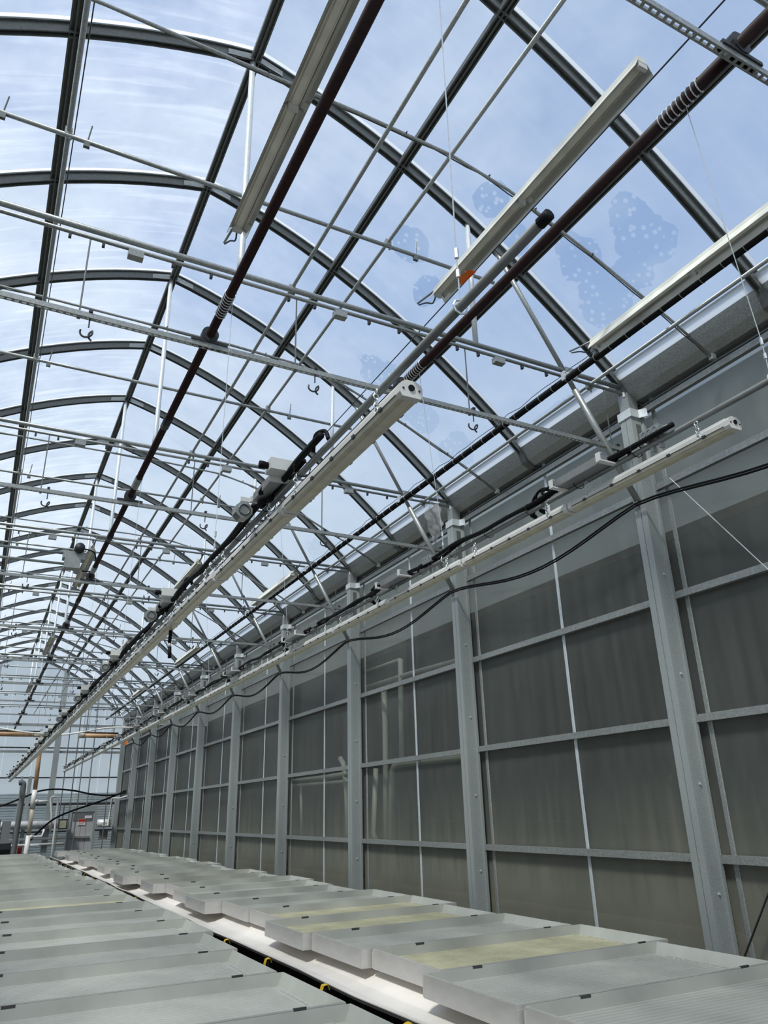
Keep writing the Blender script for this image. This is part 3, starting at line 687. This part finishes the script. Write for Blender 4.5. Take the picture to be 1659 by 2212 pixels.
arm = MB().tube([(-.02,2.44,.03),(-.02,2.74,.10)], .010, 6); arm.build('conduit_arm', 'galv', sl, True)
MB().tube(spline([(0,2.44,.02),(.02,2.54,-.02),(0,2.62,.03),(-.02,2.72,.07)],4), .007, 5).build('lead', 'iron', sl)
XS = (1.155, 2.97, 4.77)
pos = ['over the left bench', 'in the middle line', 'nearest the right eave']
first = True
for j, (y, rev) in enumerate(((2.06,0),(12.75,1),(19.95,1),(27.3,1))):
    for q, x in enumerate(XS):
        lab = 'old strip light with reflector %s, %s set from the camera' % (pos[q], ORD[j])
        if first: o = sl; first = False
        else: o = copy_tree(sl)
        o.location = (x, y+(2.44 if rev else 0), 5.97); o.rotation_euler.z = math.pi if rev else 0; o['label'] = lab

# ---------------------------------------------------------------- cables slung along the right wall
for k in range(0, 9):
    a = Vector((XC-.06, YK[k], 4.68)); b = Vector((XC-.06, YK[k+1], 4.68)); c = thing('wall_cable', 'black cable sagging between wall columns, %s span from the right edge' % ORD[k], 'cable', (a.x, (a.y+b.y)/2, 4.3), 'sagging wall cables')
    for q in range(2):
        pts = [a.lerp(b, i/14)+Vector((.008*q, 0, -.23*(1-(2*(i/14)-.85)**2*.75 if i/14 > .0 else 1)*4*(i/14)*(1-i/14)-.022*q)) for i in range(15)]
        MB().tube(pts, .011, 6).build('cable', 'black', c, True)
one('brace_wire', MB().tube([pix(1447,1033,'x',5.93), pix(1700,1268,'x',5.93)], .005, 5), 'bright', 'thin steel brace wire slanting down the nearest wall bay', 'wire')
one('brace_rod', MB().tube([pix(1662,1925,'x',5.9), pix(1605,2075,'x',5.9)], .009, 6), 'iron', 'dark brace rod low on the wall at the right edge', 'rod')

# plastic scrap hung at the gutter, ribbons, dangling lead, motor
c0 = pix(938,1130,'y',YK[2]-.06)
mb = MB(); n = 9
for i in range(n):
    t = i/(n-1); w = .05+.10*math.sin(math.pi*min(1,t*1.1+.05)); 
    for s in (-1, -.3, .3, 1): mb.v.append((c0.x+s*w+.02*math.sin(i*2.1), c0.y+.03*math.sin(i*1.7+s*3), c0.z+.32-.62*t))
for i in range(n-1):
    for s in range(3): a = i*4+s; mb.f.append((a,a+1,a+5,a+4))
one('plastic_scrap', mb, 'bag', 'torn clear plastic scrap hanging at the gutter beside the second column', 'plastic', smooth=True)
def ribbon(p, w, lab):
    mb = MB(); 
    for i in range(5):
        mb.v += [(p.x-w/2+.012*math.sin(i*2), p.y+.01*i, p.z+w*.7-w*.4*i), (p.x+w/2+.014*math.sin(i*2+1), p.y-.01*i, p.z+w*.9-w*.38*i)]
    for i in range(4): mb.f.append((2*i,2*i+1,2*i+3,2*i+2))
    one('marker_ribbon', mb, 'orange', lab, 'ribbon')
ribbon(Vector((X1-.012, 1.60, 3.37)), .016, 'bright orange ribbon tied to the near suspension wire')
ribbon(pix(273,1604,'x',XC-.012), .13, 'small orange ribbon at the far end of the right wall')
p = Vector((X1+.02, 6.0, 3.24))
lead = thing('dangling_lead', 'black plug lead dangling below the left row of bar lights', 'cable', p)
MB().tube([p, p+Vector((0,0,-.10))], .007, 6).build('wire', 'black', lead)
MB().tube([p+Vector((0,0,-.10)), p+Vector((0,.01,-.21))], .014, 7).build('connector', 'black', lead, True)
MB().tube([p+Vector((0,.01,-.21)), p+Vector((.005,.01,-.24))], .012, 7).build('sleeve', 'pwhite', lead, True)
MB().tube([p+Vector((.005,.01,-.24)), p+Vector((.01,.01,-.33))], .014, 7).build('plug', 'black', lead, True)
mo = pix(160,1200,'y',12.6)
mt = thing('curtain_motor', 'grey curtain drive motor with box under the roof at left', 'motor', mo)
MB().tube([(-1.9,mo.y,mo.z+.02),(mo.x,mo.y,mo.z+.02)], .022, 7).build('drive_tube', 'galv', mt, True)
MB().tube([(-1.9,mo.y,mo.z-.16),(mo.x+.1,mo.y,mo.z-.16)], .022, 7).build('drive_tube', 'galv', mt, True)
MB().cbox((mo.x,mo.y,mo.z-.02),(.34,.2,.12)).cbox((mo.x-.02,mo.y-.05,mo.z-.16),(.24,.18,.18)).build('gearbox', 'galv', mt)
MB().tube([(mo.x+.06,mo.y-.2,mo.z+.09),(mo.x+.06,mo.y+.16,mo.z+.09)], .08, 12).build('motor_can', 'iron', mt, True)
MB().tube(spline([(mo.x+.12,mo.y-.1,mo.z+.1),(mo.x+.3,mo.y-.1,mo.z+.05),(mo.x+.34,mo.y,mo.z-.2),(mo.x+.15,mo.y,mo.z-.25)],5), .012, 6).build('lead', 'black', mt, True)

# ---------------------------------------------------------------- end wall
ew = thing('wall_back', 'end wall of clear sheets and dark girts at the far end', 'wall', (XR, YE, 0), kind='structure')
def zt(x): return zr(x)+.02
edges = [XL-.1, -1.7, -.4, .9, 2.1, 3.1, 4.03, 4.97, XC+.2]
for a, b in zip(edges[:-1], edges[1:]):
    mb = MB(); n = 4; lo = 2.28 if 4 < a < 5 else 0.
    xs = [a+.01+(b-a-.02)*i/n for i in range(n+1)]
    for x in xs: mb.v += [(x,YE+.05,lo),(x,YE+.05,max(lo+.1,zt(x)))]
    for i in range(n): mb.f.append((2*i,2*i+2,2*i+3,2*i+1))
    mb.build('panel', 'endpoly', ew)
mb = MB(); z = .0; prof = []
while z < 2.78: prof += [(0,z),(-.03,z+.02),(-.03,z+.085),(0,z+.105)]; z += .11
for x in (-9, 9): mb.v += [(x, YE+1.8+a, b) for a, b in prof]
n = len(prof); mb.f += [(i, i+1, n+i+1, n+i) for i in range(n-1)]
one('outside_cladding', mb, 'slat', 'white slatted cladding outside beyond the end wall', 'cladding', kind='structure')
for z, h, m in ((3.45,.05,'iron'),(2.33,.09,'iron'),(1.22,.07,'iron'),(5.72,.10,'galv'),(4.55,.10,'galv'),(4.72,.05,'iron')): MB().box(XL,XC+.1,YE-.05,YE+.04,z-h/2,z+h/2).build('girt', m, ew)
for a, b, zt_ in ((2.93,3.17,8.2),(2.05,2.2,3.5),(1.75,1.83,3.5),(-.6,-.45,8.2)): MB().box(a,b,YE-.16,YE-.05,0,zt_).build('post', 'colst', ew)
for x in (.2, 4.6): MB().tube([(x,YE-.1,2.3),(x,YE-.1,zr(x)-.1)], .03, 6).build('mullion', 'galv', ew)
dr = thing('door_1', 'pale grey panelled exit door with push bar in the end wall', 'door', (4.5, YE, 0), kind='structure')
MB().box(4.03,4.97,YE-.06,YE-.01,0,2.0).build('leaf', 'doorp', dr)
for x in (4.22,4.45,4.68): MB().box(x-.006,x+.006,YE-.064,YE-.06,.05,1.62).build('groove', 'galvd', dr)
MB().box(4.1,4.85,YE-.13,YE-.07,.92,1.0).build('push_bar', 'galv', dr)
MB().box(3.93,4.03,YE-.10,YE,0,2.25).box(4.97,5.07,YE-.10,YE,0,2.25).box(4.03,4.97,YE-.10,YE,2.0,2.25).build('frame', 'colst', dr)
MB().box(4.1,4.92,YE-.075,YE-.06,1.62,1.95).build('top_rail', 'gpipe', dr)
sg = thing('exit_sign', 'small white and red exit notice on the end door', 'sign', (4.42, YE-.07, 1.45))
MB().box(4.33,4.62,YE-.085,YE-.066,1.45,1.70).build('board', 'sign', sg)
MB().box(4.335,4.615,YE-.088,YE-.086,1.585,1.695).build('red_band', 'red', sg)
def text(s, size, loc, m, parent, name='lettering'):
    cu = bpy.data.curves.new(name, 'FONT'); cu.body = s; cu.size = size; cu.align_x = 'CENTER'; cu.align_y = 'CENTER'; cu.extrude = .001
    t = bpy.data.objects.new(name, cu); COL.objects.link(t)
    dg = bpy.context.evaluated_depsgraph_get(); me = bpy.data.meshes.new_from_object(t.evaluated_get(dg)); bpy.data.objects.remove(t)
    me.materials.append(G[m]); o = bpy.data.objects.new(name, me); COL.objects.link(o); o.parent = parent; o.location = Vector(loc)-parent.location; o.rotation_euler = (math.pi/2, 0, 0); return o
text('EXIT', .12, (4.475, YE-.089, 1.515), 'red', sg)
MB().box(4.58,4.88,YE-.09,YE-.076,1.72,1.84).build('emergency_light', 'sign', dr)
one('insulated_duct', MB().tube([(-3,YE-.38,1.5),(3.9,YE-.38,1.5)], .17, 14), 'duct', 'silver insulated duct running along the foot of the end wall left of the door', 'duct', smooth=True)
one('insulated_duct', MB().tube([(5.1,YE-.38,1.5),(5.66,YE-.38,1.5)], .17, 14), 'duct', 'short silver insulated duct right of the end door', 'duct', smooth=True)
for z, q in ((.95,'upper'),(.72,'lower')): one('heating_pipe', MB().tube([(-1,YE-.25,z),(3.9,YE-.25,z)], .055, 10), 'pvc', '%s cream heating pipe below the duct on the end wall' % q, 'pipe', smooth=True)
one('electrical_box', MB().box(5.25,5.6,YE-.3,YE-.1,.85,1.2), 'gpipe', 'plain grey electrical box right of the end door', 'box')
ctl = thing('control_box', 'small olive control box on the end wall left of the door', 'box', (3.63,YE-.4,1.35))
MB().box(3.45,3.82,YE-.74,YE-.58,1.3,1.72).build('case', 'iron', ctl); MB().box(3.5,3.77,YE-.745,YE-.74,1.36,1.66).build('screen', 'trayy', ctl)
MB().tube([(3.6,YE-.66,1.72),(3.6,YE-.66,2.3)], .03, 6).build('conduit', 'gpipe', ctl)

# plumbing standing in front of the end wall
def seg(pts, r, n=10): return MB().tube(pts, r, n)
st = thing('standpipe', 'tall cream and tan standpipe with tee fittings at the far left', 'pipe', (2.0, 32, 0))
seg([(2.0,32,0),(2.0,32,1.2)], .085).build('lower_pipe', 'pvc', st, True); seg([(2.0,32,1.2),(2.0,32,2.1)], .078).build('middle_pipe', 'cream', st, True)
seg([(2.0,32,2.1),(2.0,32,2.75)], .092).build('tee_fitting', 'pvc', st, True); seg([(2.0,32,2.75),(1.97,32,4.75)], .078).build('upper_pipe', 'tan', st, True)
seg([(2.0,32,2.35),(2.5,32,2.35)], .04).build('branch', 'pvc', st, True); seg([(2.0,32,1.15),(2.45,32,1.15),(2.5,32,1.4)], .04).build('branch', 'pvc', st, True)
seg([(2.02,32,2.35),(2.15,32,2.35)], .075).build('coupling', 'pvc', st, True); seg([(2.02,32,1.15),(2.15,32,1.15)], .075).build('coupling', 'pvc', st, True)
seg([(1.9,32,.86),(2.4,32,.86)], .03).build('clamp_bar', 'bright', st)
tl_ = thing('tan_header_pipe', 'tan sunburnt header pipe at the far left under the roof', 'pipe', (1.2, 32, 4.7))
seg([(-1.5,32,4.72),(1.9,32,4.72)], .085).build('pipe', 'tan', tl_, True); seg([(-1.5,32,4.83),(1.9,32,4.83)], .03).build('rail', 'maroon', tl_, True); seg([(1.7,32,4.72),(2.1,32,4.72)], .1).build('elbow', 'cream', tl_, True)
tr_ = thing('tan_header_pipe', 'short tan header pipe with open end near the right wall', 'pipe', (4.1, 32, 4.7))
seg([(3.36,32,4.72),(4.75,32,4.72)], .085).build('pipe', 'tan', tr_, True); seg([(3.28,32,4.72),(3.5,32,4.72)], .1).build('end_collar', 'cream', tr_, True); seg([(3.275,32,4.72),(3.285,32,4.72)], .06).build('opening', 'black', tr_); seg([(3.36,32,4.83),(4.75,32,4.83)], .03).build('rail', 'maroon', tr_, True)
for x in (3.6,4.5): seg([(x,32,4.8),(x,32,5.5),(x,30.8,6.03)], .008, 5).build('hanger', 'galvd', tr_)
gp = thing('grey_standpipe', 'grey corrugated standpipe with bent top at far left', 'pipe', (1.59, 32, 0))
seg(spline([(1.59,32,0),(1.59,32,1.5),(1.60,32,2.8),(1.54,32,3.0),(1.42,32,3.0)],5), .095).build('pipe', 'gpipe', gp, True)
hose = [pix(a,b,'y',30.) for a,b in ((-30,1568),(0,1573),(60,1582),(130,1587),(180,1581),(235,1572),(290,1572),(310,1573))]
one('white_hose', MB().tube(spline(hose,4), .032, 7), 'pvc', 'thick white hose drooping across the far end', 'hose', smooth=True)
h1 = [pix(a,b,'y',34.) for a,b in ((-30,1748),(0,1742),(50,1723),(85,1709),(120,1705),(160,1708),(200,1716),(240,1718),(272,1712))]
h2 = [pix(a,b,'y',32.05+2.3*(a-66)/206) for a,b in ((66,1815),(90,1790),(120,1767),(160,1750),(205,1735),(240,1722),(272,1708))]
one('black_hose', MB().tube(spline(h1,4), .035, 7), 'black', 'black hose arching across the far end above the door', 'hose', smooth=True)
one('black_hose', MB().tube(spline(h2,4), .035, 7), 'black', 'black hose climbing from the standpipe to the wall corner', 'hose', smooth=True)
ul = [pix(a,b,'y',33.) for a,b in ((108,1800),(112,1760),(110,1725),(114,1721),(124,1721),(126,1726),(120,1780),(112,1846))]
ul.append(Vector((ul[-1].x, ul[-1].y, 0)))
one('white_loop_pipe', MB().tube(ul, .045, 8), 'pvc', 'white pipe bent into an upside down loop before the end wall', 'pipe', smooth=True)
wp = [pix(a,b,'x',5.6) for a,b in ((238,1787),(246,1787),(254,1724),(262,1726),(275,1727))]
one('white_corner_pipe', MB().tube([(5.3,YE-.53,1.41),(5.55,YE-.54,1.40),(5.60,YE-.56,2.55),(5.68,36.,2.5),(5.74,34.65,2.55)], .035, 8), 'pvc', 'thin white pipe bent up the far corner by the end wall', 'pipe', smooth=True)
for i, (xa, xb, y) in enumerate(((185,163,YK[9]),(170,148,YK[9]),(245,226,YK[9]),(150,127,YK[9]))):
    a = pix(xa,1590,'y',y); 
    one('hanging_chain', MB().tube([(a.x,y,6.1),(a.x,y,.02)], .022, 5), 'gpipe', 'hanging beaded chain before the end wall, %s from the right' % ['second','third','first','fourth'][i], 'chain', 'hanging chains')
mc = thing('pump_unit', 'dark machine with grey boxes at the far left edge', 'machine', (1.0, 33, 0))
MB().box(.5,1.5,32.6,33.4,0,.75).build('base', 'black', mc); MB().box(.6,1.05,32.7,33.3,.95,1.75).build('housing', 'galvd', mc); MB().box(1.12,1.4,32.7,33.3,.95,1.7).build('housing', 'heat', mc); MB().box(.5,1.5,32.6,33.4,.75,.95).build('shelf', 'iron', mc)
one('fire_extinguisher', MB().tube([(1.86,33.6,.0),(1.86,33.6,.75),(1.86,33.6,.82)], .08, 10, rs=[.08,.08,.03]), 'red', 'red extinguisher standing behind the cream standpipe', 'extinguisher', smooth=True)

# ---------------------------------------------------------------- neighbouring room behind the smoky wall
rm = thing('wall_outer', 'dim neighbouring room seen through the smoky sheets', 'room', (8, 18, 0), kind='structure')
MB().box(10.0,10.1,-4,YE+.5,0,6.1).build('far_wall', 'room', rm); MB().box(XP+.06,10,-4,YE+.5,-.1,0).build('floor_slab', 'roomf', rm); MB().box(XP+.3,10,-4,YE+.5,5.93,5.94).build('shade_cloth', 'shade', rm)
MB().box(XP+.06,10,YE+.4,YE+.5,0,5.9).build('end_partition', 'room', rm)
def pp(pts, x): return [pix(a,b,'x',x) for a,b in pts]
def rpipe(pts, r, lab, x=6.18): one('plumbing_pipe', MB().tube(pp(pts,x), r, 9), 'pvc', lab, 'pipe', smooth=True)
rpipe([(865,1424),(866,1500),(868,1636)], .045, 'white vertical pipe behind the sheet between second and third columns, right one')
rpipe([(792,1450),(864,1424)], .025, 'thin white pipe top rail behind the sheet')
rpipe([(794,1484),(880,1456),(985,1427)], .035, 'long white pipe rising behind the girt left of the second column')
rpipe([(829,1485),(832,1560),(833,1640),(836,1930)], .05, 'tall white pipe behind the sheet between second and third columns')
rpipe([(1000,1634),(868,1650),(852,1655),(847,1668),(846,1930)], .055, 'white elbow pipe turning down behind the sheet')
rpipe([(812,1660),(806,1800),(812,1815)], .045, 'short white pipe hanging behind the sheet left of the tall pipe')
rpipe([(735,1638),(742,1650),(748,1700),(756,1900)], .05, 'white bent pipe half hidden by the third column')
rpipe([(632,1688),(700,1680),(748,1672)], .05, 'white horizontal pipe behind the sheet left of the third column')
rpipe([(632,1697),(750,1688)], .03, 'thinner white horizontal pipe just below another behind the sheet')
rpipe([(650,1690),(652,1805)], .03, 'slim vertical pipe behind the sheet right of the fourth column')
one('white_duct', MB().box(8.2,8.6,-3,30,1.25,1.5), 'room', 'long pale duct low in the neighbouring room', 'duct')
